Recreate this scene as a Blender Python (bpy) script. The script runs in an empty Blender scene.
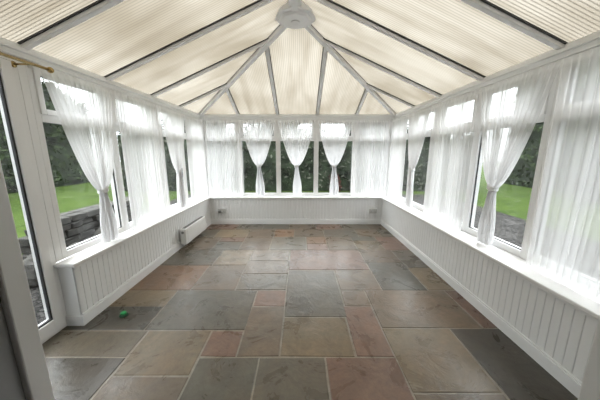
import bpy, math, random
from mathutils import Vector, Matrix
PI=math.pi
S=bpy.context.scene
COL=S.collection
S.view_settings.view_transform='Standard'

# ------------------------------------------------------------------ helpers
class MB:
    def __init__(s): s.v=[]; s.f=[]; s.uv=None; s.attr=None
    def box(s,x0,x1,y0,y1,z0,z1):
        if x0>x1:x0,x1=x1,x0
        if y0>y1:y0,y1=y1,y0
        if z0>z1:z0,z1=z1,z0
        b=len(s.v)
        s.v+=[(x0,y0,z0),(x1,y0,z0),(x1,y1,z0),(x0,y1,z0),(x0,y0,z1),(x1,y0,z1),(x1,y1,z1),(x0,y1,z1)]
        s.f+=[tuple(b+i for i in q) for q in ((0,3,2,1),(4,5,6,7),(0,1,5,4),(1,2,6,5),(2,3,7,6),(3,0,4,7))]
        return s
    def beam(s,a,b,w,h,up,off=0.0):
        a=Vector(a);b=Vector(b);d=(b-a).normalized();up=Vector(up)
        up=(up-d*up.dot(d)).normalized();r=d.cross(up)
        k=len(s.v)
        for p in (a,b):
            for (i,j) in ((-1,-1),(1,-1),(1,0),(-1,0)):
                s.v.append(tuple(p+r*(i*w/2)+up*(off+(j*h))))
        s.f+=[tuple(k+i for i in q) for q in ((0,1,2,3),(7,6,5,4),(0,4,5,1),(1,5,6,2),(2,6,7,3),(3,7,4,0))]
        return s
    def tube(s,pts,r,n=10,cap=True):
        pts=[Vector(p) for p in pts]; k0=len(s.v); m=len(pts)
        rr=r if isinstance(r,(list,tuple)) else [r]*m
        for i,p in enumerate(pts):
            d=(pts[min(i+1,m-1)]-pts[max(i-1,0)]).normalized()
            a=Vector((0,0,1)) if abs(d.z)<.9 else Vector((1,0,0))
            e1=d.cross(a).normalized(); e2=d.cross(e1)
            for j in range(n):
                t=2*PI*j/n
                s.v.append(tuple(p+(e1*math.cos(t)+e2*math.sin(t))*rr[i]))
        for i in range(m-1):
            for j in range(n):
                a=k0+i*n+j;b=k0+i*n+(j+1)%n
                s.f.append((a,b,b+n,a+n))
        if cap:
            s.f.append(tuple(k0+j for j in range(n))[::-1]); s.f.append(tuple(k0+(m-1)*n+j for j in range(n)))
        return s
    def ball(s,c,r,n=12,m=8,sz=(1,1,1)):
        k=len(s.v)
        for i in range(m+1):
            ph=PI*i/m
            for j in range(n):
                t=2*PI*j/n
                s.v.append((c[0]+r*sz[0]*math.sin(ph)*math.cos(t),c[1]+r*sz[1]*math.sin(ph)*math.sin(t),c[2]+r*sz[2]*math.cos(ph)))
        for i in range(m):
            for j in range(n):
                a=k+i*n+j;b=k+i*n+(j+1)%n
                s.f.append((a,a+n,b+n,b))
        return s
ORI={}
def obj(name,mb,mat,parent=None,origin=None,bevel=0,smooth=False):
    o0=Vector(origin) if origin is not None else (ORI[parent.name] if parent else Vector((0,0,0)))
    me=bpy.data.meshes.new(name)
    me.from_pydata([tuple(Vector(v)-o0) for v in mb.v],[],mb.f)
    if mb.uv:
        l=me.uv_layers.new(name='UVMap')
        for lp in me.loops: l.data[lp.index].uv=mb.uv[lp.vertex_index]
    if mb.attr:
        kind=mb.attr[0]
        if kind=='v':
            a=me.attributes.new('dens','FLOAT','POINT')
            for i,x in enumerate(mb.attr[1]): a.data[i].value=x
        else:
            a=me.color_attributes.new('Col','FLOAT_COLOR','POINT')
            for i,x in enumerate(mb.attr[1]): a.data[i].color=(*x,1)
    me.materials.append(mat)
    if smooth:
        for p in me.polygons:p.use_smooth=True
    me.update()
    o=bpy.data.objects.new(name,me);COL.objects.link(o)
    if parent:
        o.parent=parent; o.location=o0-ORI[parent.name]
    else: o.location=o0
    ORI[o.name]=o0
    if bevel:
        b=o.modifiers.new('bevel','BEVEL');b.width=bevel;b.segments=2;b.limit_method='ANGLE'
    return o
def tag(o,label,cat,group=None,kind=None):
    o['label']=label;o['category']=cat
    if group:o['group']=group
    if kind:o['kind']=kind
    return o
def empty(name,loc):
    o=bpy.data.objects.new(name,None);COL.objects.link(o);o.location=loc;o.empty_display_size=.1
    ORI[o.name]=Vector(loc);return o

# ------------------------------------------------------------------ materials
def newmat(n):
    m=bpy.data.materials.new(n);m.use_nodes=True
    nt=m.node_tree;nt.nodes.clear()
    return m,nt,nt.nodes.new('ShaderNodeOutputMaterial')
def N(nt,t,**kw):
    n=nt.nodes.new(t)
    for k,v in kw.items(): setattr(n,k,v)
    return n
def pbr(name,col,rough=.5,var=.06,scale=8,bump=0,bscale=60,metal=0):
    m,nt,out=newmat(name)
    b=N(nt,'ShaderNodeBsdfPrincipled');b.inputs['Roughness'].default_value=rough;b.inputs['Metallic'].default_value=metal
    tc=N(nt,'ShaderNodeTexCoord');no=N(nt,'ShaderNodeTexNoise');no.inputs['Scale'].default_value=scale;no.inputs['Detail'].default_value=4
    r=N(nt,'ShaderNodeValToRGB')
    r.color_ramp.elements[0].position=.3;r.color_ramp.elements[1].position=.7
    r.color_ramp.elements[0].color=(*[c*(1-var) for c in col],1);r.color_ramp.elements[1].color=(*[min(1,c*(1+var)) for c in col],1)
    nt.links.new(tc.outputs['Object'],no.inputs['Vector']);nt.links.new(no.outputs['Fac'],r.inputs['Fac']);nt.links.new(r.outputs['Color'],b.inputs['Base Color'])
    if bump:
        n2=N(nt,'ShaderNodeTexNoise');n2.inputs['Scale'].default_value=bscale;n2.inputs['Detail'].default_value=5
        bp=N(nt,'ShaderNodeBump');bp.inputs['Strength'].default_value=bump;bp.inputs['Distance'].default_value=.01
        nt.links.new(tc.outputs['Object'],n2.inputs['Vector']);nt.links.new(n2.outputs['Fac'],bp.inputs['Height']);nt.links.new(bp.outputs['Normal'],b.inputs['Normal'])
    nt.links.new(b.outputs[0],out.inputs[0]);return m
PVC=pbr('white_pvc',(.89,.89,.89),.3,.01)
PAINT=pbr('white_paint',(.89,.90,.91),.45,.012,3)
SILLM=pbr('sill_gloss',(.90,.90,.90),.22,.01)
GASK=pbr('dark_gasket',(.045,.047,.05),.6,.1)
BAR=pbr('bar_white',(.86,.86,.86),.4,.01)
GREYP=pbr('grey_plaster',(.42,.43,.45),.8,.05)
HALL=pbr('hall_paint',(.7,.7,.7),.8,.04)
BRASS=pbr('brass',(.50,.36,.15),.25,.03,20,0,60,1)
WIRE=pbr('wire_white',(.75,.75,.74),.4,.02)
GREENP=pbr('green_plastic',(.02,.32,.09),.35,.1)
DGREEN=pbr('dark_green_plastic',(.01,.07,.03),.4,.1)
BARK=pbr('bark',(.03,.022,.017),.9,.3,12,.6)
ROCK=pbr('rough_stone',(.030,.029,.026),.9,.6,7,1.0,14)
HEAT=pbr('heater_enamel',(.82,.82,.81),.35,.03)
GRILL=pbr('heater_grill',(.22,.22,.22),.5,.05)
SOCK=pbr('socket_plastic',(.6,.6,.59),.35,.03)
SOCKD=pbr('socket_dark',(.08,.08,.08),.5,.03)

def glassmat():
    m,nt,out=newmat('thin_glass')
    t=N(nt,'ShaderNodeBsdfTransparent');t.inputs[0].default_value=(.93,.96,.95,1)
    g=N(nt,'ShaderNodeBsdfGlossy');g.inputs['Roughness'].default_value=.02
    f=N(nt,'ShaderNodeLayerWeight');f.inputs[0].default_value=.5
    p=N(nt,'ShaderNodeMath',operation='POWER');p.inputs[1].default_value=5
    a=N(nt,'ShaderNodeMath',operation='MULTIPLY_ADD');a.inputs[1].default_value=.6;a.inputs[2].default_value=.04
    mx=N(nt,'ShaderNodeMixShader')
    nt.links.new(f.outputs['Facing'],p.inputs[0]);nt.links.new(p.outputs[0],a.inputs[0]);nt.links.new(a.outputs[0],mx.inputs[0])
    nt.links.new(t.outputs[0],mx.inputs[1]);nt.links.new(g.outputs[0],mx.inputs[2]);nt.links.new(mx.outputs[0],out.inputs[0])
    return m
GLASS=glassmat()
def voilemat():
    m,nt,out=newmat('white_voile')
    a=N(nt,'ShaderNodeAttribute',attribute_name='dens')
    t=N(nt,'ShaderNodeBsdfTransparent')
    d=N(nt,'ShaderNodeBsdfDiffuse');d.inputs[0].default_value=(.98,.98,.99,1)
    tr=N(nt,'ShaderNodeBsdfTranslucent');tr.inputs[0].default_value=(.98,.98,.99,1)
    m1=N(nt,'ShaderNodeMixShader');m1.inputs[0].default_value=.38
    m2=N(nt,'ShaderNodeMixShader')
    tc=N(nt,'ShaderNodeTexCoord');no=N(nt,'ShaderNodeTexNoise');no.inputs['Scale'].default_value=6
    ma=N(nt,'ShaderNodeMath',operation='MULTIPLY_ADD');ma.inputs[1].default_value=.06
    nt.links.new(tc.outputs['Object'],no.inputs['Vector']);nt.links.new(no.outputs['Fac'],ma.inputs[0]);nt.links.new(a.outputs['Fac'],ma.inputs[2])
    ma.use_clamp=True
    nt.links.new(d.outputs[0],m1.inputs[1]);nt.links.new(tr.outputs[0],m1.inputs[2])
    nt.links.new(ma.outputs[0],m2.inputs[0]);nt.links.new(t.outputs[0],m2.inputs[1]);nt.links.new(m1.outputs[0],m2.inputs[2])
    nt.links.new(m2.outputs[0],out.inputs[0]);return m
VOILE=voilemat()
def polymat():
    m,nt,out=newmat('polycarbonate_sheet')
    uv=N(nt,'ShaderNodeUVMap');sx=N(nt,'ShaderNodeSeparateXYZ')
    mu=N(nt,'ShaderNodeMath',operation='MULTIPLY');mu.inputs[1].default_value=2*PI/.025
    si=N(nt,'ShaderNodeMath',operation='SINE')
    r=N(nt,'ShaderNodeValToRGB');r.color_ramp.elements[0].position=.0;r.color_ramp.elements[0].color=(.070,.064,.053,1)
    r.color_ramp.elements[1].position=.42;r.color_ramp.elements[1].color=(.162,.152,.130,1)
    mr=N(nt,'ShaderNodeMapRange');mr.inputs[1].default_value=-1;mr.inputs[2].default_value=1
    nt.links.new(uv.outputs[0],sx.inputs[0]);nt.links.new(sx.outputs[0],mu.inputs[0]);nt.links.new(mu.outputs[0],si.inputs[0]);nt.links.new(si.outputs[0],mr.inputs[0]);nt.links.new(mr.outputs[0],r.inputs[0])
    tc=N(nt,'ShaderNodeTexCoord')
    mp=N(nt,'ShaderNodeMapping');mp.inputs['Scale'].default_value=(7,.9,1);nt.links.new(uv.outputs[0],mp.inputs['Vector'])
    def dirt(src,sc,p0,c0,p1,c1):
        no=N(nt,'ShaderNodeTexNoise');no.inputs['Scale'].default_value=sc;no.inputs['Detail'].default_value=6
        r2=N(nt,'ShaderNodeValToRGB');r2.color_ramp.elements[0].position=p0;r2.color_ramp.elements[0].color=(*c0,1);r2.color_ramp.elements[1].position=p1;r2.color_ramp.elements[1].color=(*c1,1)
        nt.links.new(src,no.inputs['Vector']);nt.links.new(no.outputs['Fac'],r2.inputs[0]);return r2
    prev=r.outputs[0]
    for r2 in (dirt(tc.outputs['Object'],1.1,.36,(.76,.72,.65),.62,(1.17,1.17,1.16)),dirt(mp.outputs[0],1.2,.32,(.76,.73,.68),.6,(1.05,1.05,1.05))):
        mx=N(nt,'ShaderNodeMixRGB',blend_type='MULTIPLY');mx.inputs[0].default_value=1
        nt.links.new(prev,mx.inputs[1]);nt.links.new(r2.outputs[0],mx.inputs[2]);prev=mx.outputs[0]
    t=N(nt,'ShaderNodeBsdfTranslucent');d=N(nt,'ShaderNodeBsdfDiffuse');d.inputs[0].default_value=(.78,.76,.71,1)
    nt.links.new(prev,t.inputs[0])
    ms=N(nt,'ShaderNodeMixShader');ms.inputs[0].default_value=.25
    nt.links.new(t.outputs[0],ms.inputs[1]);nt.links.new(d.outputs[0],ms.inputs[2]);nt.links.new(ms.outputs[0],out.inputs[0])
    return m
POLY=polymat()
def stonemat():
    m,nt,out=newmat('sandstone_flags')
    a=N(nt,'ShaderNodeAttribute',attribute_name='Col');tc=N(nt,'ShaderNodeTexCoord')
    def layer(scale,detail,rough,dist,p0,c0,p1,c1):
        n=N(nt,'ShaderNodeTexNoise');n.inputs['Scale'].default_value=scale;n.inputs['Detail'].default_value=detail;n.inputs['Roughness'].default_value=rough;n.inputs['Distortion'].default_value=dist
        r=N(nt,'ShaderNodeValToRGB');e=r.color_ramp.elements
        e[0].position=p0;e[0].color=(*c0,1);e[1].position=p1;e[1].color=(*c1,1)
        nt.links.new(tc.outputs['Object'],n.inputs['Vector']);nt.links.new(n.outputs['Fac'],r.inputs[0]);return n,r
    n1,r1=layer(2.8,8,.66,1.2,.35,(.74,.72,.69),.65,(1.14,1.12,1.07))
    n2,r2=layer(24,7,.68,.2,.3,(.80,.80,.80),.7,(1.12,1.12,1.12))
    n4,r4=layer(1.5,5,.55,1.6,.42,(1.0,.99,.97),.62,(1.08,.98,.90))
    n5,r5=layer(1.9,6,.6,1.6,.66,(1,1,1),.76,(.74,.64,.56))
    prev=a.outputs['Color']
    for r in (r1,r2,r4,r5):
        mx=N(nt,'ShaderNodeMixRGB',blend_type='MULTIPLY');mx.inputs[0].default_value=1
        nt.links.new(prev,mx.inputs[1]);nt.links.new(r.outputs[0],mx.inputs[2]);prev=mx.outputs[0]
    b=N(nt,'ShaderNodeBsdfPrincipled');b.inputs['Specular IOR Level'].default_value=.45
    nt.links.new(prev,b.inputs['Base Color'])
    rr=N(nt,'ShaderNodeMapRange');rr.inputs[3].default_value=.18;rr.inputs[4].default_value=.40
    nt.links.new(n1.outputs['Fac'],rr.inputs[0]);nt.links.new(rr.outputs[0],b.inputs['Roughness'])
    n3=N(nt,'ShaderNodeTexNoise');n3.inputs['Scale'].default_value=5;n3.inputs['Detail'].default_value=9;n3.inputs['Roughness'].default_value=.6;n3.inputs['Distortion'].default_value=.6
    nt.links.new(tc.outputs['Object'],n3.inputs['Vector'])
    bp=N(nt,'ShaderNodeBump');bp.inputs['Strength'].default_value=.4;bp.inputs['Distance'].default_value=.02
    nt.links.new(n3.outputs['Fac'],bp.inputs['Height']);nt.links.new(bp.outputs[0],b.inputs['Normal'])
    nt.links.new(b.outputs[0],out.inputs[0]);return m
STONE=stonemat()
def groundmat(name,c0,c1,s1,s2,bump=.5,vor=False):
    m,nt,out=newmat(name);tc=N(nt,'ShaderNodeTexCoord')
    n1=N(nt,'ShaderNodeTexVoronoi' if vor else 'ShaderNodeTexNoise');n1.inputs['Scale'].default_value=s1
    n2=N(nt,'ShaderNodeTexNoise');n2.inputs['Scale'].default_value=s2;n2.inputs['Detail'].default_value=7
    r=N(nt,'ShaderNodeValToRGB');r.color_ramp.elements[0].color=(*c0,1);r.color_ramp.elements[1].color=(*c1,1)
    r.color_ramp.elements[0].position=.35;r.color_ramp.elements[1].position=.65
    mx=N(nt,'ShaderNodeMixRGB');mx.inputs[0].default_value=.45
    k='Color' if vor else 'Fac'
    nt.links.new(tc.outputs['Object'],n1.inputs['Vector']);nt.links.new(tc.outputs['Object'],n2.inputs['Vector'])
    nt.links.new(n1.outputs[k],mx.inputs[1]);nt.links.new(n2.outputs['Fac'],mx.inputs[2]);nt.links.new(mx.outputs[0],r.inputs[0])
    b=N(nt,'ShaderNodeBsdfPrincipled');b.inputs['Roughness'].default_value=.9;b.inputs['Specular IOR Level'].default_value=.1
    bp=N(nt,'ShaderNodeBump');bp.inputs['Strength'].default_value=bump;bp.inputs['Distance'].default_value=.03
    nt.links.new(mx.outputs[0],bp.inputs['Height']);nt.links.new(bp.outputs[0],b.inputs['Normal'])
    nt.links.new(r.outputs[0],b.inputs['Base Color']);nt.links.new(b.outputs[0],out.inputs[0]);return m
LAWN=groundmat('lawn_grass',(.016,.032,.004),(.042,.068,.011),10,.8)
GRAV=groundmat('gravel_stones',(.006,.006,.006),(.060,.058,.056),45,3,.8,True)
def leafmat(name,c):
    m,nt,out=newmat(name);tc=N(nt,'ShaderNodeTexCoord')
    n1=N(nt,'ShaderNodeTexNoise');n1.inputs['Scale'].default_value=1.8;n1.inputs['Detail'].default_value=8;n1.inputs['Roughness'].default_value=.7
    r=N(nt,'ShaderNodeValToRGB');r.color_ramp.elements[0].color=(*[x*.3 for x in c],1);r.color_ramp.elements[1].color=(*[x*2.5 for x in c],1)
    r.color_ramp.elements[0].position=.38;r.color_ramp.elements[1].position=.64
    b=N(nt,'ShaderNodeBsdfPrincipled');b.inputs['Roughness'].default_value=.7;b.inputs['Specular IOR Level'].default_value=.15
    nt.links.new(tc.outputs['Object'],n1.inputs['Vector']);nt.links.new(n1.outputs['Fac'],r.inputs[0]);nt.links.new(r.outputs[0],b.inputs['Base Color']);nt.links.new(b.outputs[0],out.inputs[0]);return m
LEAF=[leafmat('leaf_dark',(.011,.016,.009)),leafmat('leaf_mid',(.018,.027,.011)),leafmat('leaf_grey',(.028,.031,.023)),leafmat('leaf_red',(.04,.014,.012))]

# ------------------------------------------------------------------ dimensions
XL,XR,YB=-1.90,1.80,4.85      # inner faces of the window frames
DL,DR,DB=-1.775,1.61,4.69     # inner faces of the dwarf walls
SILL=.545; HEAD=2.02; EAVE=2.085
Y0=.56                         # house wall face
CX=(XL+XR)/2
def W3(side,u,d,z):            # u along wall, d outward from frame inner face
    return {'L':(XL-d,u,z),'R':(XR+d,u,z),'B':(u,YB+d,z)}[side]
def wbox(mb,side,u0,u1,d0,d1,z0,z1):
    a=W3(side,u0,d0,z0);b=W3(side,u1,d1,z1)
    mb.box(a[0],b[0],a[1],b[1],a[2],b[2]);return mb
def pane(side,u0,u1,d,z0,z1,par):
    m=MB();m.v=[W3(side,u0,d,z0),W3(side,u1,d,z0),W3(side,u1,d,z1),W3(side,u0,d,z1)];m.f=[(0,1,2,3)]
    return obj('pane',m,GLASS,par)
def ring(mb,side,u0,u1,z0,z1,w,d0,d1,wb=None,wt=None):
    wb=wb or w;wt=wt or w
    wbox(mb,side,u0,u0+w,d0,d1,z0,z1);wbox(mb,side,u1-w,u1,d0,d1,z0,z1)
    wbox(mb,side,u0+w,u1-w,d0,d1,z0,z0+wb);wbox(mb,side,u0+w,u1-w,d0,d1,z1-wt,z1);return mb

# ------------------------------------------------------------------ floor
random.seed(4)
G=(.140,.127,.104);B=(.158,.128,.098);R=(.180,.118,.092);T=(.195,.158,.110);D=(.082,.077,.067);GG=(.115,.109,.092);O=(.215,.140,.090);K=(.170,.138,.108)
slabs=[(-.7,-.28,.8,1.46,GG),(-.28,.17,.8,1.46,G),(.17,.66,.75,1.46,R),(.66,1.2,1.2,1.745,T),(1.2,1.9,1.0,1.745,D),(.66,1.2,.7,1.2,B),
(-1.2,-.7,.75,1.31,B),(-1.2,-.7,1.31,1.72,T),(-.7,-.44,1.46,1.72,R),(-1.97,-1.2,1.46,1.72,G),(-1.97,-1.2,1.0,1.46,D),
(-.44,-.14,1.46,2.03,K),(-.14,.39,1.46,1.88,T),(.39,.66,1.46,2.03,R),(-1.25,-.44,1.72,2.30,GG),(-.44,-.14,2.03,2.30,R),
(-.14,.41,1.88,2.74,G),(.41,.66,2.03,2.30,K),(.66,1.48,1.745,2.30,B),(1.48,1.9,1.745,2.30,R),
(-1.97,-1.25,2.03,2.30,T),(-1.97,-1.25,1.72,2.03,D),
(-1.97,-1.13,2.30,2.87,O),(-1.13,-.67,2.30,2.87,K),(-.67,-.14,2.30,2.65,G),(-.67,-.14,2.65,3.0,B),
(.41,.85,2.30,2.74,K),(.85,1.32,2.30,2.95,GG),(1.32,1.9,2.30,2.8,T),(-.14,.85,2.74,3.36,R),(.85,1.32,2.95,3.36,B),(1.32,1.9,2.8,3.36,G),
(-1.97,-1.1,2.87,3.36,G),(-1.1,-.67,2.87,3.36,T),(-.67,-.14,3.0,3.36,K),
(-1.9,-1.3,3.36,3.9,B),(-1.3,-.9,3.36,3.7,GG),(-1.3,-.9,3.7,3.9,R),(-.9,-.45,3.36,3.9,K),(-.45,.1,3.36,3.93,G),(.1,.42,3.36,3.62,R),(.1,.42,3.62,3.93,O),(.42,.85,3.36,3.93,B),(.85,1.25,3.36,3.75,T),(.85,1.25,3.75,3.93,GG),(1.25,1.9,3.36,3.93,R),
(-1.9,-1.45,3.9,4.35,G),(-1.45,-.9,3.9,4.35,T),(-.9,-.45,3.9,4.35,B),(-.45,-.1,3.93,4.35,O),(-.1,.42,3.93,4.35,B),(.42,1.0,3.93,4.35,G),(1.0,1.4,3.93,4.35,B),(1.4,1.9,3.93,4.35,GG),
(-1.9,-1.2,4.35,4.75,R),(-1.2,-.7,4.35,4.75,G),(-.7,-.2,4.35,4.75,GG),(-.2,.3,4.35,4.75,B),(.3,.8,4.35,4.75,R),(.8,1.3,4.35,4.75,G),(1.3,1.9,4.35,4.75,B),
(-1.97,-1.2,.3,1.0,T),(-1.2,-.7,.3,.75,G),(-.7,-.28,.3,.8,R),(-.28,.17,.3,.8,B),(.17,.66,.3,.75,GG),(.66,1.2,.3,.7,D),(1.2,1.9,.3,1.0,G)]
for iy in range(3):
    for ix in range(5):
        slabs.append((-1.97+ix*.774,-1.97+(ix+1)*.774,-2.1+iy*.8,-1.3+iy*.8,random.choice([G,B,R,T,GG])))
fl=MB();cols=[]
def addbox(x0,x1,y0,y1,z0,z1,c):
    fl.box(x0,x1,y0,y1,z0,z1);cols.extend([c]*8)
addbox(-2.0,1.95,-2.12,4.9,-.06,-.0035,(.27,.255,.225))
for (x0,x1,y0,y1,c) in slabs:
    k=1+random.uniform(-.12,.12);c=tuple(v*k for v in c);g=.0048
    j=lambda:random.uniform(-.004,.004)
    b=len(fl.v);z0,z1=-.03,random.uniform(-.001,.001);h=.005
    X0,X1,Ya,Yb=x0+g,x1-g,y0+g,y1-g
    base=[(X0+j(),Ya+j()),(X1+j(),Ya+j()),(X1+j(),Yb+j()),(X0+j(),Yb+j())]
    mx=(X0+X1)/2;my=(Ya+Yb)/2
    for (x,y) in base: fl.v.append((x,y,z0))
    for (x,y) in base: fl.v.append((x,y,z1-.004))
    for (x,y) in base: fl.v.append((x+(h if x<mx else -h),y+(h if y<my else -h),z1))
    cols.extend([c]*12)
    for L in (0,4):
        for q in range(4): fl.f.append((b+L+q,b+L+(q+1)%4,b+L+4+(q+1)%4,b+L+4+q))
    fl.f.append((b+8,b+9,b+10,b+11))
fl.attr=('c',cols)
tag(obj('floor',fl,STONE),'brown and grey sandstone flagstone floor with pale grout','floor',kind='structure')

# ------------------------------------------------------------------ dwarf walls with grooved boarding
def beadboard(side,u0,u1,name,label,zt=SILL-.03):
    dw=-abs({'L':XL-DL,'R':DR-XR,'B':DB-YB}[side])
    body=MB();wbox(body,side,u0,u1,dw+.012,.14,-.15,zt)
    w=obj(name,body,PAINT);tag(w,label,'wall',kind='structure')
    m=MB();p=.056;prof=[];u=u0
    gw,gd=(.0060,.0105) if side=='B' else (.0036,.0055)
    prof.append((u0,0))
    while u+p<u1:
        u+=p;prof+=[(u-gw,0),(u-.001,gd),(u+.001,gd),(u+gw,0)]
    prof.append((u1,0))
    for (a,d) in prof:
        m.v.append(W3(side,a,dw+d,0));m.v.append(W3(side,a,dw+d,zt))
    for i in range(len(prof)-1):
        k=2*i;m.f.append((k,k+2,k+3,k+1))
    obj('tongue_and_groove_panel',m,PAINT,w)
    return w
YD=1.785
beadboard('L',YD,YB,'wall_left','white grooved dwarf wall on the left, starting beside the glazed door')
beadboard('R',Y0,YB,'wall_right','long white grooved dwarf wall down the right side')
beadboard('B',DL-.0,DR+.0,'wall_back','short white grooved dwarf wall across the far end')
TN=[0]
def trim(mb,mat,label,cat='trim',bevel=.003):
    TN[0]+=1;o=obj('trim_%d'%TN[0],mb,mat,bevel=bevel);tag(o,label,cat,kind='structure');return o
# baseboards
for side,u0,u1,nm in (('L',YD,DB,'left'),('R',Y0,DB,'right'),('B',DL,DR,'back')):
    dw=-abs({'L':XL-DL,'R':DR-XR,'B':DB-YB}[side]);m=MB()
    wbox(m,side,u0,u1,dw-.016,dw+.002,0,.085);wbox(m,side,u0,u1,dw-.010,dw+.002,.085,.10)
    if side=='L':
        m.box(XL-.0,DL+.016,YD-.016,YD,0,.085)
    tag(obj('baseboard_'+nm,m,PAINT,bevel=.002),'white skirting board along the foot of the %s dwarf wall'%nm,'baseboard',kind='structure')
# sills
m=MB();m.box(XL-.0,DL+.035,YD-.03,YB,SILL-.03,SILL);trim(m,SILLM,'glossy white sill board under the left windows','window sill',.008)
m=MB();m.box(DR-.035,XR+.02,Y0,YB,SILL-.03,SILL);trim(m,SILLM,'glossy white sill board under the right windows','window sill',.008)
m=MB();m.box(DL+.035,DR-.035,DB-.035,YB,SILL-.03,SILL);trim(m,SILLM,'glossy white sill board under the far windows','window sill',.008)
for side,u0,u1,nm in (('L',YD,DB,'left'),('R',Y0,DB,'right'),('B',DL,DR,'far')):
    dw=-abs({'L':XL-DL,'R':DR-XR,'B':DB-YB}[side]);m=MB();wbox(m,side,u0,u1,dw-.014,dw+.002,SILL-.052,SILL-.03)
    trim(m,PAINT,'narrow white bead under the %s sill board'%nm)

# ------------------------------------------------------------------ windows
YS=[1.84,2.58,3.32,4.06,YB-.06]
LW=list(zip(YS[:-1],YS[1:]))
RW=[(Y0,1.12),(1.12,1.84)]+LW
BX=[XL+.06,-1.17,-.425,.315,1.06,XR-.06]
BW=list(zip(BX[:-1],BX[1:]))
TZ=1.64
nw=0
for side,lst,nm in (('L',LW,'left wall, counted from the door'),('B',BW,'far wall, counted from the left'),('R',RW,'right wall, counted from the house')):
    for i,(u0,u1) in enumerate(lst):
        nw+=1;m=MB();ring(m,side,u0,u1,SILL,HEAD,.045,0,.07,.055,.045)
        wbox(m,side,u0+.045,u1-.045,0,.07,TZ-.03,TZ+.03)
        w=obj('window_%d'%nw,m,PVC,origin=W3(side,(u0+u1)/2,0,SILL),bevel=.003)
        tag(w,'%s white framed window on the %s'%(['first','second','third','fourth','fifth','sixth'][i],nm),'window',kind='structure')
        pane(side,u0+.045,u1-.045,.034,SILL+.055,TZ-.03,w)
        gk=MB();ring(gk,side,u0+.045,u1-.045,SILL+.055,TZ-.03,.006,.018,.030);obj('gasket',gk,GASK,w)
        s=MB();ring(s,side,u0+.04,u1-.04,TZ+.025,HEAD-.04,.04,-.012,.05);sa=obj('fanlight_sash',s,PVC,w,bevel=.003)
        pane(side,u0+.08,u1-.08,.024,TZ+.065,HEAD-.08,sa)
        gk=MB();ring(gk,side,u0+.08,u1-.08,TZ+.065,HEAD-.08,.006,.008,.020);obj('gasket',gk,GASK,sa)
        h=MB();c=(u0+u1)/2;wbox(h,side,c-.012,c+.012,-.018,-.012,TZ+.03,TZ+.06);wbox(h,side,c-.012,c+.09,-.026,-.018,TZ+.036,TZ+.054)
        obj('window_handle',h,PVC,sa,bevel=.002)
# corner posts + end post
for a,b,l in ((XL,YB,'far left'),(XR,YB,'far right')):
    m=MB()
    if a<0:m.box(a-.07,a+.06,b-.06,b+.07,SILL,HEAD)
    else:m.box(a-.06,a+.07,b-.06,b+.07,SILL,HEAD)
    trim(m,PVC,'white corner post between windows at the %s corner'%l)
m=MB();m.box(XL-.07,XL,1.787,1.84,SILL,HEAD);trim(m,PVC,'white post between the door frame and the first left window')
# door
DY0,DY1=.80,1.785
m=MB();ring(m,'L',DY0,DY1,0,HEAD,.050,0,.07,.035,.05)
d=obj('door_1',m,PVC,origin=(XL,DY0,0),bevel=.003);tag(d,'white glazed garden door on the left, standing closed','door',kind='structure')
s=MB();ring(s,'L',DY0+.045,DY1-.045,.03,HEAD-.045,.066,-.016,.05,.10,.070);lf=obj('door_leaf',s,PVC,d,bevel=.004)
pane('L',DY0+.111,DY1-.111,.018,.13,HEAD-.115,lf)
gk=MB();ring(gk,'L',DY0+.111,DY1-.111,.13,HEAD-.115,.012,-.004,.013);obj('gasket',gk,GASK,lf)
gk=MB();ring(gk,'L',DY0+.041,DY1-.041,.026,HEAD-.041,.006,-.004,.0);obj('gasket',gk,GASK,d)
h=MB();h.box(XL+.016,XL+.026,DY0+.065,DY0+.095,.92,1.12);h.tube([(XL+.02,DY0+.08,1.06),(XL+.06,DY0+.08,1.06),(XL+.065,DY0+.09,1.06),(XL+.065,DY0+.19,1.06)],.009)
obj('door_handle',h,BRASS,lf)
m=MB();m.box(XL-.07,XL,Y0,DY0,0,HEAD);tag(obj('wall_left_return',m,PVC),'white filler panel between the house and the garden door','wall',kind='structure')

# ------------------------------------------------------------------ roof
RZ=2.90; EO=.05
EX0,EX1,EYB=XL-EO,XR+EO,YB+EO
half=(EX1-EX0)/2;HY=EYB-half
sl=(RZ-EAVE)/half
nL=Vector((-sl,0,1)).normalized();nR=Vector((sl,0,1)).normalized();nB=Vector((0,sl,1)).normalized()
def PL(x,y): return (x,y,EAVE+(x-EX0)*sl)
def PR(x,y): return (x,y,EAVE+(EX1-x)*sl)
def PB(x,y): return (x,y,EAVE+(EYB-y)*sl)
bars=[Y0+.02,1.10,1.84,2.58,3.32,4.06]
jx=[-1.17,-.425,.325,1.07]
ceil=empty('ceiling',(CX,HY,EAVE));tag(ceil,'cream ribbed polycarbonate roof rising to a central ridge','ceiling',kind='structure')
def sheet(pts,across):
    m=MB();m.v=[tuple(Vector(p)+Vector((0,0,.002))) for p in pts]
    m.f=[tuple(range(len(pts)))]
    m.uv=[((p[1] if across=='y' else p[0]),(p[0] if across=='y' else p[1])) for p in m.v]
    obj('roof_sheet',m,POLY,ceil)
hipx=lambda y,s: (EX0+(EYB-y)) if s<0 else (EX1-(EYB-y))
ys=bars+[EYB]
for i in range(len(ys)-1):
    a,b=ys[i],ys[i+1]
    for s in (-1,1):
        P=PL if s<0 else PR;e=EX0 if s<0 else EX1
        pts=[P(e,a),P(CX if a<HY else hipx(a,s),a)]
        if a<HY<b: pts.append(P(CX,HY))
        if b<EYB-1e-4: pts.append(P(CX if b<HY else hipx(b,s),b))
        pts.append(P(e,b))
        sheet(pts,'y')
xs=[EX0]+jx+[EX1]
hy=lambda x: EYB-min(x-EX0,EX1-x)
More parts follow.
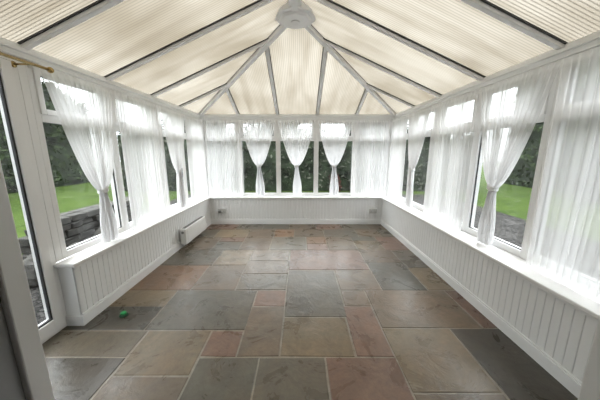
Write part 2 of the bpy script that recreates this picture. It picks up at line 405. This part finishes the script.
for i in range(len(xs)-1):
    a,b=xs[i],xs[i+1];pts=[PB(a,EYB)]
    if hy(a)<EYB-1e-4:pts.append(PB(a,hy(a)))
    if a<CX<b:pts.append(PB(CX,HY))
    if hy(b)<EYB-1e-4:pts.append(PB(b,hy(b)))
    pts.append(PB(b,EYB));sheet(pts,'x')
def bar(a,b,n,label,w=.042,h=.028):
    m=MB();m.beam(a,b,w,h,n,-.004);t=trim(m,BAR,label,'roof bar',.004)
    g=MB();g.beam(a,b,w+.024,.010,n,.001);obj('gasket',g,GASK,t)
for i,y in enumerate(bars):
    xe=CX if y<HY else hipx(y,-1);o=['sixth','fifth','fourth','third','second','first'][i]
    bar(PL(EX0,y),PL(xe,y),nL,'white roof bar on the left slope, %s from the far corner'%o)
    xe=CX if y<HY else hipx(y,1)
    bar(PR(EX1,y),PR(xe,y),nR,'white roof bar on the right slope, %s from the far corner'%o)
for x,l in zip(jx,('leftmost short','left of centre','right of centre','rightmost short')):
    bar(PB(x,EYB),PB(x,hy(x)),nB,'white roof bar on the far slope, %s one'%l)
bar(PL(EX0,EYB),(CX,HY,RZ),(nL+nB),'white hip bar rising from the far left corner to the hub',.06,.045)
bar(PR(EX1,EYB),(CX,HY,RZ),(nR+nB),'white hip bar rising from the far right corner to the hub',.06,.045)
m=MB();m.beam((CX,Y0,RZ),(CX,HY,RZ),.13,.05,(0,0,1),-.02);m.beam((CX,Y0,RZ),(CX,HY,RZ),.07,.03,(0,0,1),-.07);trim(m,PVC,'white ridge beam running from the house to the hub','ridge beam')
def disc(mb,c,r0,r1,z0,z1,n=10):
    mb.tube([(c[0],c[1],z0),(c[0],c[1],z1)],[r0,r1],n)
m=MB();disc(m,(CX,HY-.02,0),.225,.235,RZ-.09,RZ-.025,8);disc(m,(CX,HY-.02,0),.165,.18,RZ-.118,RZ-.09,8)
hb=trim(m,PVC,'white stepped eight sided hub boss where the roof bars meet','roof hub',.006)
g=MB();disc(g,(CX,HY-.02,0),.045,.05,RZ-.128,RZ-.115,16);obj('hub_cap',g,BAR,hb)
# eaves beams
m=MB();m.box(XL-.09,XL+.015,Y0,YB+.09,HEAD,EAVE+.02);m.box(XL-.02,XL+.035,Y0,YB-.035,HEAD+.035,HEAD+.06);trim(m,PVC,'white eaves beam along the top of the left windows','eaves beam')
m=MB();m.box(XR-.015,XR+.09,Y0,YB+.09,HEAD,EAVE+.02);m.box(XR-.035,XR+.02,Y0,YB-.035,HEAD+.035,HEAD+.06);trim(m,PVC,'white eaves beam along the top of the right windows','eaves beam')
m=MB();m.box(XL+.015,XR-.015,YB-.015,YB+.09,HEAD,EAVE+.02);m.box(XL+.035,XR-.035,YB-.035,YB,HEAD+.035,HEAD+.06);trim(m,PVC,'white eaves beam along the top of the far windows','eaves beam')

# ------------------------------------------------------------------ house wall, doorway, hall
OX0,OX1=-.70,.79
m=MB();y0,y1=.30,Y0
m.box(-4.5,OX0-.02,y0,y1,-.15,3.4);m.box(OX1+.02,4.5,y0,y1,-.15,3.4);m.box(OX0-.02,OX1+.02,y0,y1,2.12,3.4)
tag(obj('wall_front',m,GREYP),'house wall with the doorway that opens into the conservatory','wall',kind='structure')
m=MB();ring_=[(OX0-.03,OX0+.02),(OX1-.02,OX1+.03)]
for a,b in ring_: m.box(a,b,.515,Y0+.005,0,2.12)
m.box(OX0-.03,OX1+.03,.515,Y0+.005,2.07,2.12)
m2=obj('door_2',m,PVC,origin=(OX0,Y0,0),bevel=.004);tag(m2,'white frame of the house doorway, at both picture edges','door frame',kind='structure')
m=MB();m.box(OX0-.03,OX0+.005,.30,.515,0,2.12);m.box(OX1-.005,OX1+.03,.30,.515,0,2.12);obj('reveal_lining',m,GREYP,m2)
for nm,bx in (('wall_hall_left',(-2.05,-1.97,-2.12,.3,0,2.45)),('wall_hall_right',(1.95,2.03,-2.12,.3,0,2.45)),('wall_hall_rear',(-2.05,2.03,-2.2,-2.12,0,2.45))):
    m=MB();m.box(*bx);tag(obj(nm,m,HALL),'plain painted wall of the room behind, %s side'%nm.split('_')[-1],'wall',kind='structure')
m=MB();m.box(-2.05,2.03,-2.2,.3,2.45,2.52);tag(obj('ceiling_hall',m,HALL),'plain ceiling of the room behind the doorway','ceiling',kind='structure')

# ------------------------------------------------------------------ curtains
CD=-.080
def smooth(t): t=max(0,min(1,t));return t*t*(3-2*t)
def curtain(side,u0,u1,tied,label,seed,group,zp=1.08,zt=1.985,zb=SILL+.012,pc=None):
    rnd=random.Random(seed);nu,nv=210,56;m=MB();W=u1-u0;uc=(u0+u1)/2
    if pc is None:pc=uc
    ph1,ph2,ph3=[rnd.uniform(0,6.28) for _ in range(3)];n=rnd.choice([15,16,17])
    dens=[]
    wp,wbm=.066,.18
    for j in range(nv+1):
        v=j/nv;z=zt-(zt-zb)*v
        for i in range(nu+1):
            s=i/nu
            ph=2*PI*n*s+1.1*math.sin(2*PI*s*1.6+ph1)+.8*math.sin(2*PI*s*3.7+ph2)
            q=.62+.38*math.sin(2*PI*s*2.3+ph3)
            if not tied:
                amp=(.006+.012*q*(.5+.5*v))
                u=u0+W*s+.004*math.sin(ph*.5+z*2)+.006*math.sin(3*z+ph1)*math.sin(PI*s)
                pp=ph+.35*math.sin(2.2*z+ph2)
                dd=amp*math.sin(pp)
                de=.59+.26*abs(math.cos(pp))**1.5*q
            else:
                if z>zp:
                    t=max(0.0,min(1.0,(zt-z)/(zt-zp)))
                    f=(1-t)**.60
                    w=wp+(W-wp)*f;c=uc+(pc-uc)*t**1.1
                else:
                    t=(zp-z)/(zp-zb)
                    f=0;w=wp+(wbm-wp)*smooth(t*1.3)*(1-.1*t);c=pc+.01*math.sin(t*2)
                k=max(0.0,1-w/W)
                amp=.006+.006*q+.015*k*q
                if z<zp+.12 and z>zp-.12: amp*=.55+.45*abs(z-zp)/.12
                u=c+(s-.5)*w
                dd=amp*math.sin(ph)+.010*math.sin(2*PI*s*3+ph1)*k
                de=.60+.22*abs(math.cos(ph))**1.5*q+.42*k**1.5
            if v<.035: de=max(de,.85)
            if s<.012 or s>.988 or v>.975: de=min(1,de+.18)
            dens.append(min(1,de))
            m.v.append(W3(side,u,CD+dd,z))
    for j in range(nv):
        for i in range(nu):
            a=j*(nu+1)+i;m.f.append((a,a+1,a+nu+2,a+nu+1))
    m.attr=('v',dens)
    o=obj('sheer_curtain',m,VOILE,origin=W3(side,uc,CD,zt),smooth=True)
    tag(o,label,'curtain',group)
    if tied:
        t=MB();pts=[]
        for k in range(17):
            a=2*PI*k/16;pts.append(W3(side,pc+.040*math.cos(a),CD+.034*math.sin(a),zp+.012*math.cos(a)))
        for dz in (-.012,.0,.012): t.tube([(p[0],p[1],p[2]+dz) for p in pts],.008,6,False)
        obj('tieback',t,PAINT,o,smooth=True)
    return o
GT='tied back voile curtains';GS='straight hanging voile curtains'
curtain('L',1.85,2.56,True,'tied white voile curtain at the first left window, next to the garden door',1,GT,1.05,pc=2.24)
curtain('L',2.57,3.34,False,'straight white voile curtain on the left wall between two tied ones',2,GS)
curtain('L',3.36,4.04,True,'tied white voile curtain on the left wall, farther one from the door',3,GT,1.12)
curtain('L',4.06,YB-.12,False,'straight white voile curtain on the left wall at the far corner',4,GS)
curtain('B',XL+.13,-1.13,False,'straight white voile curtain on the far wall, in its left corner',5,GS)
curtain('B',-1.12,-.46,True,'tied white voile curtain on the far wall, left of the three',6,GT,1.14)
curtain('B',-.42,.29,True,'tied white voile curtain in the middle of the far wall',7,GT,1.14)
curtain('B',.33,.99,True,'tied white voile curtain on the far wall, right of the three',8,GT,1.14)
curtain('B',1.0,XR-.13,False,'straight white voile curtain on the far wall, in its right corner',9,GS)
curtain('R',4.08,YB-.12,False,'straight white voile curtain on the right wall at the far corner',10,GS)
curtain('R',3.36,4.06,True,'small looking tied voile curtain on the right wall near the far corner',11,GT,1.14,pc=3.78)
curtain('R',2.50,3.34,False,'straight white voile curtain on the right wall between two tied ones',12,GS)
curtain('R',1.75,2.47,True,'large tied voile curtain on the right wall, nearest to the camera',13,GT,1.08,pc=2.17)
curtain('R',.98,1.74,False,'straight white voile curtain at the right picture edge, nearest the camera',14,GS)
for side,u0,u1,l in (('L',1.85,YB-.04,'left'),('B',XL+.04,XR-.04,'far'),('R',Y0+.3,YB-.04,'right')):
    m=MB();m.tube([W3(side,u0,-.034,1.978),W3(side,u1,-.034,1.978)],.004,8)
    r=obj('curtain_wire',m,WIRE,origin=W3(side,u0,-.034,1.978));tag(r,'thin white wire carrying the voile curtains along the %s windows'%l,'curtain rail')
    for u in (u0+.01,(u0+u1)/2,u1-.01):
        b=MB();wbox(b,side,u-.008,u+.008,-.04,.0,1.970,1.986);obj('bracket',b,WIRE,r)
# brass pole over the door
m=MB();yy=1.865;px=XL+.130;pz=1.962
m.tube([(px,.85,pz),(px,yy,pz)],.0095,14)
pole=obj('brass_curtain_pole',m,BRASS,origin=(px,yy,pz),smooth=True);tag(pole,'slim brass curtain pole fixed above the garden door','curtain pole')
f=MB();f.ball((px,yy+.014,pz),.020,16,10);obj('finial',f,BRASS,pole,smooth=True)
f=MB();f.ball((px,.83,pz),.020,16,10);obj('finial',f,BRASS,pole,smooth=True)
for y in (1.76,.95):
    f=MB();f.tube([(XL+.001,y,pz),(px,y,pz)],.006,10);f.tube([(XL+.001,y,pz),(XL+.008,y,pz)],.020,14)
    obj('bracket',f,BRASS,pole,smooth=True)

# ------------------------------------------------------------------ heater
hx=DL+.016;hy0,hy1=3.40,4.18
h=empty('panel_heater',(hx,(hy0+hy1)/2,.06));tag(h,'low white electric panel heater on the left grooved wall','heater')
m=MB();m.box(hx+.02,hx+.10,hy0,hy1,.065,.30);obj('body',m,HEAT,h,bevel=.008)
m=MB()
for i in range(22):
    y=hy0+.05+i*(hy1-hy0-.1)/21;m.box(hx+.035,hx+.080,y-.011,y+.011,.299,.303)
obj('outlet_grille',m,GRILL,h)
m=MB();m.box(hx+.098,hx+.104,hy0+.06,hy1-.06,.10,.265);obj('front_panel',m,HEAT,h,bevel=.003)
for y in (hy0+.15,hy1-.15):
    m=MB();m.box(hx-.004,hx+.022,y-.03,y+.03,.12,.26);obj('wall_bracket',m,HEAT,h)
m=MB();m.tube([(hx+.06,hy0-.012,.25),(hx+.06,hy0+.002,.25)],.018,14);obj('thermostat_knob',m,GRILL,h)
# sockets
def socket(x,z,label):
    y=DB-.001;s=empty('double_socket',(x,y,z-.045));tag(s,label,'socket')
    m=MB();m.box(x-.074,x+.074,y-.03,y,z-.044,z+.044);obj('face_plate',m,SOCK,s,bevel=.004)
    for k in (-1,1):
        m=MB();m.box(x+k*.036-.010,x+k*.036+.010,y-.035,y-.029,z+.012,z+.034);obj('switch',m,SOCK,s,bevel=.002)
        m=MB();c=x+k*.036
        m.box(c-.003,c+.003,y-.0315,y-.0295,z-.008,z+.002);m.box(c-.014,c-.008,y-.0315,y-.0295,z-.026,z-.02);m.box(c+.008,c+.014,y-.0315,y-.0295,z-.026,z-.02)
        obj('pin_holes',m,SOCKD,s)
    return s
s1=socket(-1.53,.27,'double wall socket with a plug in it at the left of the far wall')
m=MB();m.box(-1.59,-1.54,DB-.075,DB-.031,.235,.285);obj('plug',m,GRILL,s1,bevel=.006)
socket(1.43,.27,'double wall socket at the right of the far wall')

# ------------------------------------------------------------------ small green cap on floor
gx,gy=-1.53,1.90
g=empty('plastic_bottle_cap',(gx,gy,0));tag(g,'small green plastic cap lying on the floor near the left wall','plastic cap')
m=MB();m.tube([(gx,gy,.001),(gx,gy,.012),(gx,gy,.018)],[.034,.034,.030],20);obj('rim',m,DGREEN,g,smooth=False,bevel=.002)
m=MB();m.tube([(gx,gy,.018),(gx,gy,.030),(gx,gy,.034)],[.024,.023,.018],20);obj('top',m,GREENP,g,bevel=.002)

# ------------------------------------------------------------------ garden
GZ=-.15
m=MB();m.box(-40,40,-20,45,GZ-.2,GZ);tag(obj('ground',m,LAWN),'mown green lawn around the conservatory','lawn',kind='structure')
m=MB();e=.155
m.box(-4.2,XL-e,.58,9.0,GZ,GZ+.02);m.box(XL-e,XR+e,YB+e,9.0,GZ,GZ+.02);m.box(XR+e,5.2,.58,9.0,GZ,GZ+.02)
tag(obj('gravel',m,GRAV),'grey gravel strip around the outside of the conservatory','gravel',kind='stuff')
def leaf(lv,p,rnd,ls):
    a=Vector((rnd.gauss(0,1),rnd.gauss(0,1),rnd.gauss(0,1))).normalized();b=a.cross(Vector((rnd.gauss(0,1),rnd.gauss(0,1),rnd.gauss(0,1)))).normalized()
    l=ls*rnd.uniform(.6,1.4);k=len(lv.v)
    lv.v+=[tuple(p-a*l),tuple(p+b*l*.45),tuple(p+a*l),tuple(p-b*l*.45)];lv.f.append((k,k+1,k+2,k+3))
def hedge(x0,x1,y0,y1,h,mat,label,seed,n,ls=.10,wob=1.0):
    rnd=random.Random(seed);t=empty('hedge',((x0+x1)/2,(y0+y1)/2,GZ));tag(t,label,'hedge')
    def hh(x,y): return h+wob*(.26*math.sin(x*1.3+seed)+.26*math.sin(y*1.1+seed*2)+.15*math.sin((x+y)*3.1))
    core=MB();nx=max(2,int((x1-x0)/.4));ny=max(2,int((y1-y0)/.4))
    top=[[None]*(ny+1) for _ in range(nx+1)]
    for i in range(nx+1):
        for j in range(ny+1):
            x=x0+(x1-x0)*i/nx;y=y0+(y1-y0)*j/ny
            top[i][j]=len(core.v);core.v.append((x,y,GZ+hh(x,y)-.12))
    for i in range(nx):
        for j in range(ny): core.f.append((top[i][j],top[i+1][j],top[i+1][j+1],top[i][j+1]))
    edge=[(i,0) for i in range(nx)]+[(nx,j) for j in range(ny)]+[(i,ny) for i in range(nx,0,-1)]+[(0,j) for j in range(ny,0,-1)]
    bs=[]
    for (i,j) in edge:
        v=core.v[top[i][j]];bs.append(len(core.v));core.v.append((v[0],v[1],GZ))
    for q in range(len(edge)):
        r=(q+1)%len(edge);core.f.append((bs[q],bs[r],top[edge[r][0]][edge[r][1]],top[edge[q][0]][edge[q][1]]))
    lv=MB();Lx=x1-x0;Ly=y1-y0
    for _ in range(n):
        r=rnd.random()
        if r<.25: x=rnd.uniform(x0,x1);y=rnd.uniform(y0,y1);z=hh(x,y)+rnd.gauss(-.03,.16)
        else:
            if rnd.random()<Lx/(Lx+Ly): x=rnd.uniform(x0,x1);y=rnd.choice([y0,y1])+rnd.gauss(0,.12)
            else: y=rnd.uniform(y0,y1);x=rnd.choice([x0,x1])+rnd.gauss(0,.12)
            z=rnd.uniform(.08,hh(x,y))
        leaf(lv,Vector((x,y,GZ+max(.14,z))),rnd,ls)
    obj('foliage',lv,mat,t);obj('inner_foliage',core,LEAF[0],t)
hedge(-7.2,7.2,9.95,11.0,2.45,LEAF[2],'dense grey green hedge seen between the curtains of the far windows',3,9000,.09,.6)
hedge(10.4,11.8,-3,12.5,5.2,LEAF[1],'long tall dark green hedge beyond the right lawn',5,17000,.12,1.3)
hedge(-12.6,-11.2,-3,13.5,4.4,LEAF[1],'long tall green hedge at the far edge of the left lawn',7,16000,.12,1.3)
def tree(name,x,y,rx,ry,h,z0,mat,label,seed,n=2600,ls=.10,trunk=True,cat='tree'):
    rnd=random.Random(seed);t=empty(name,(x,y,GZ));tag(t,label,cat,None)
    blobs=[]
    zc=(z0+h)/2;rz=(h-z0)/2
    for k in range(22):
        a=rnd.uniform(0,2*PI);q=rnd.uniform(0,.6);zz=rnd.uniform(-.7,.8);f=math.sqrt(1-zz*zz)
        blobs.append((x+rx*q*math.cos(a)*f,y+ry*q*math.sin(a)*f,GZ+zc+rz*zz*.8,rnd.uniform(.26,.42)))
    core=MB()
    for (bx,by,bz,s) in blobs: core.ball((bx,by,bz),1,10,7,(rx*s*.75,ry*s*.75,rz*s*.75))
    lv=MB()
    for i in range(n):
        bx,by,bz,s=rnd.choice(blobs)
        d=Vector((rnd.gauss(0,1),rnd.gauss(0,1),rnd.gauss(0,1))).normalized()
        r=rnd.uniform(.7,1.15)
        leaf(lv,Vector((bx+d.x*rx*s*r,by+d.y*ry*s*r,max(GZ+.08,bz+d.z*rz*s*r))),rnd,ls)
    for i,v in enumerate(core.v):
        if v[2]<GZ: core.v[i]=(v[0],v[1],GZ)
    o=obj('foliage',lv,mat,t);obj('inner_foliage',core,LEAF[0],t,smooth=True)
    if trunk:
        m=MB();m.tube([(x,y,GZ-.02),(x+.03,y,GZ+(z0+.2)*.6),(x-.04,y+.03,GZ+zc)],[.16,.12,.08],10);obj('trunk',m,BARK,t,smooth=True)
    return t
bt=[(-5.6,14.0,2.1,1.6,5.0,2),(-.9,15.2,1.9,1.6,3.9,0),(4.2,14.0,2.1,1.6,4.8,2)]
ll=['grey green tree standing behind the far hedge, leftmost of three','dark tree standing behind the far hedge, middle of three','grey green tree standing behind the far hedge, rightmost of three']
for i,(x,y,rx,ry,h,k) in enumerate(bt): tree('garden_tree',x,y,rx,ry,h,.4,LEAF[k],ll[i],120+i,4500,.11)
tree('flowering_shrub',1.35,9.42,.32,.32,.85,-.1,LEAF[3],'low dark red leaved shrub outside the far windows, right of centre',40,1500,.045,False,'shrub')
sh=[(-9.9,4.7,.8,.8,1.7,2),(-9.9,7.4,.9,.9,2.1,0),(9.2,4.4,.8,.8,1.5,2),(9.2,7.6,.8,.8,1.9,0)]
ll=['low grey green shrub before the left hedge, nearer the house','dark rounded shrub before the left hedge, farther from the house','low grey green shrub before the right hedge, nearer the house','dark rounded shrub before the right hedge, farther from the house']
for i,(x,y,rx,ry,h,k) in enumerate(sh): tree('garden_shrub',x,y,rx,ry,h,-.3,LEAF[k],ll[i],90+i,2600,.07,False,'shrub')
lt=[(-15.5,3.0,2.2,2.2,6.6,0),(-15.5,9.0,2.2,2.2,6.2,2)]
ll=['tall dark tree behind the left hedge, nearer the house','tall grey green tree behind the left hedge, farther away']
for i,(x,y,rx,ry,h,k) in enumerate(lt): tree('garden_tree',x,y,rx,ry,h,.1,LEAF[k],ll[i],50+i,4500,.11)
rt=[(14.8,2.6,2.2,2.2,7.6,2),(14.8,8.4,2.2,2.2,7.4,0)]
ll=['tall grey green tree behind the right hedge','tall dark tree behind the far part of the right hedge']
for i,(x,y,rx,ry,h,k) in enumerate(rt): tree('garden_tree',x,y,rx,ry,h,.1,LEAF[k],ll[i],70+i,4500,.11)
# low dry stone wall and rockery stones on the gravel
g=GZ+.021
rnd=random.Random(21);m=MB();z=g;x0,x1=-3.98,-3.62
for course in range(5):
    hgt=rnd.uniform(.09,.13);y=3.25+rnd.uniform(-.1,.0)+course*.05
    while y<5.5-course*.06:
        L_=rnd.uniform(.16,.42);dx=rnd.uniform(-.035,.035);b0=len(m.v);zz=hgt-rnd.uniform(.006,.02)
        for (sx_,cx_) in ((x0,0),((x0+x1)/2,1)):
            a=sx_+dx+.004;b=sx_+(x1-x0)/2+dx-.004;jj=lambda:rnd.uniform(-.018,.018)
            k=len(m.v)
            for (px_,py_,pz_) in ((a,y,z),(b,y,z),(b,y+L_-.015,z),(a,y+L_-.015,z),(a,y,z+zz),(b,y,z+zz),(b,y+L_-.015,z+zz),(a,y+L_-.015,z+zz)):
                m.v.append((px_+jj(),py_+jj()*.4,max(g,pz_+(jj()*.4 if pz_>z else 0))))
            m.f+=[tuple(k+i for i in q) for q in ((0,3,2,1),(4,5,6,7),(0,1,5,4),(1,2,6,5),(2,3,7,6),(3,0,4,7))]
        y+=L_
    z+=hgt
tag(obj('dry_stone_wall',m,ROCK,origin=(-3.8,4.4,g),bevel=.012),'low rough dry stone wall beyond the first left window','garden wall')
for (x,y,r) in ((-3.10,2.70,.22),(-3.66,2.72,.24),(-3.02,3.25,.20),(-2.95,4.75,.22),(-3.05,5.4,.26),(-3.10,3.85,.25)):
    m=MB();n_,m_=12,8
    m.ball((0,0,0),r,n_,m_,(1.0,.8,.85));nv=[];
    for (a,b,c) in m.v:
        k=1+.13*math.sin(a*31+x*9)+.12*math.sin(b*27+y*7)+.10*math.sin(c*35+x)
        nv.append((x+a*k,y+b*k,g+max(0,c*k+r*.6)))
    m.v=nv
    tag(obj('rockery_stone',m,ROCK,origin=(x,y,g)),'rough grey rockery stone on the gravel before the dry stone wall','stone','rockery stones on the left gravel')

# ------------------------------------------------------------------ light
w=bpy.data.worlds.new('World');S.world=w;w.use_nodes=True;nt=w.node_tree;nt.nodes.clear()
o=nt.nodes.new('ShaderNodeOutputWorld');b=nt.nodes.new('ShaderNodeBackground');b.inputs[1].default_value=8.1
tc=nt.nodes.new('ShaderNodeTexCoord');sx=nt.nodes.new('ShaderNodeSeparateXYZ');r=nt.nodes.new('ShaderNodeValToRGB')
r.color_ramp.elements[0].position=0.05;r.color_ramp.elements[0].color=(.47,.49,.51,1);r.color_ramp.elements[1].position=.6;r.color_ramp.elements[1].color=(.98,.99,1.0,1)
nt.links.new(tc.outputs['Generated'],sx.inputs[0]);nt.links.new(sx.outputs[2],r.inputs[0]);nt.links.new(r.outputs[0],b.inputs[0]);nt.links.new(b.outputs[0],o.inputs[0])
L=bpy.data.lights.new('sun','SUN');L.energy=2.0;L.angle=math.radians(40);L.color=(1,.97,.92)
lo=bpy.data.objects.new('sun',L);COL.objects.link(lo);lo.rotation_euler=(math.radians(25),math.radians(-20),0)

# ------------------------------------------------------------------ camera
c=bpy.data.cameras.new('camera');co=bpy.data.objects.new('camera',c);COL.objects.link(co)
co.location=(0,0,1.385);co.rotation_euler=(math.radians(90-10.86),0,0);c.sensor_width=36;c.lens=14.7;c.clip_start=.02
S.camera=co
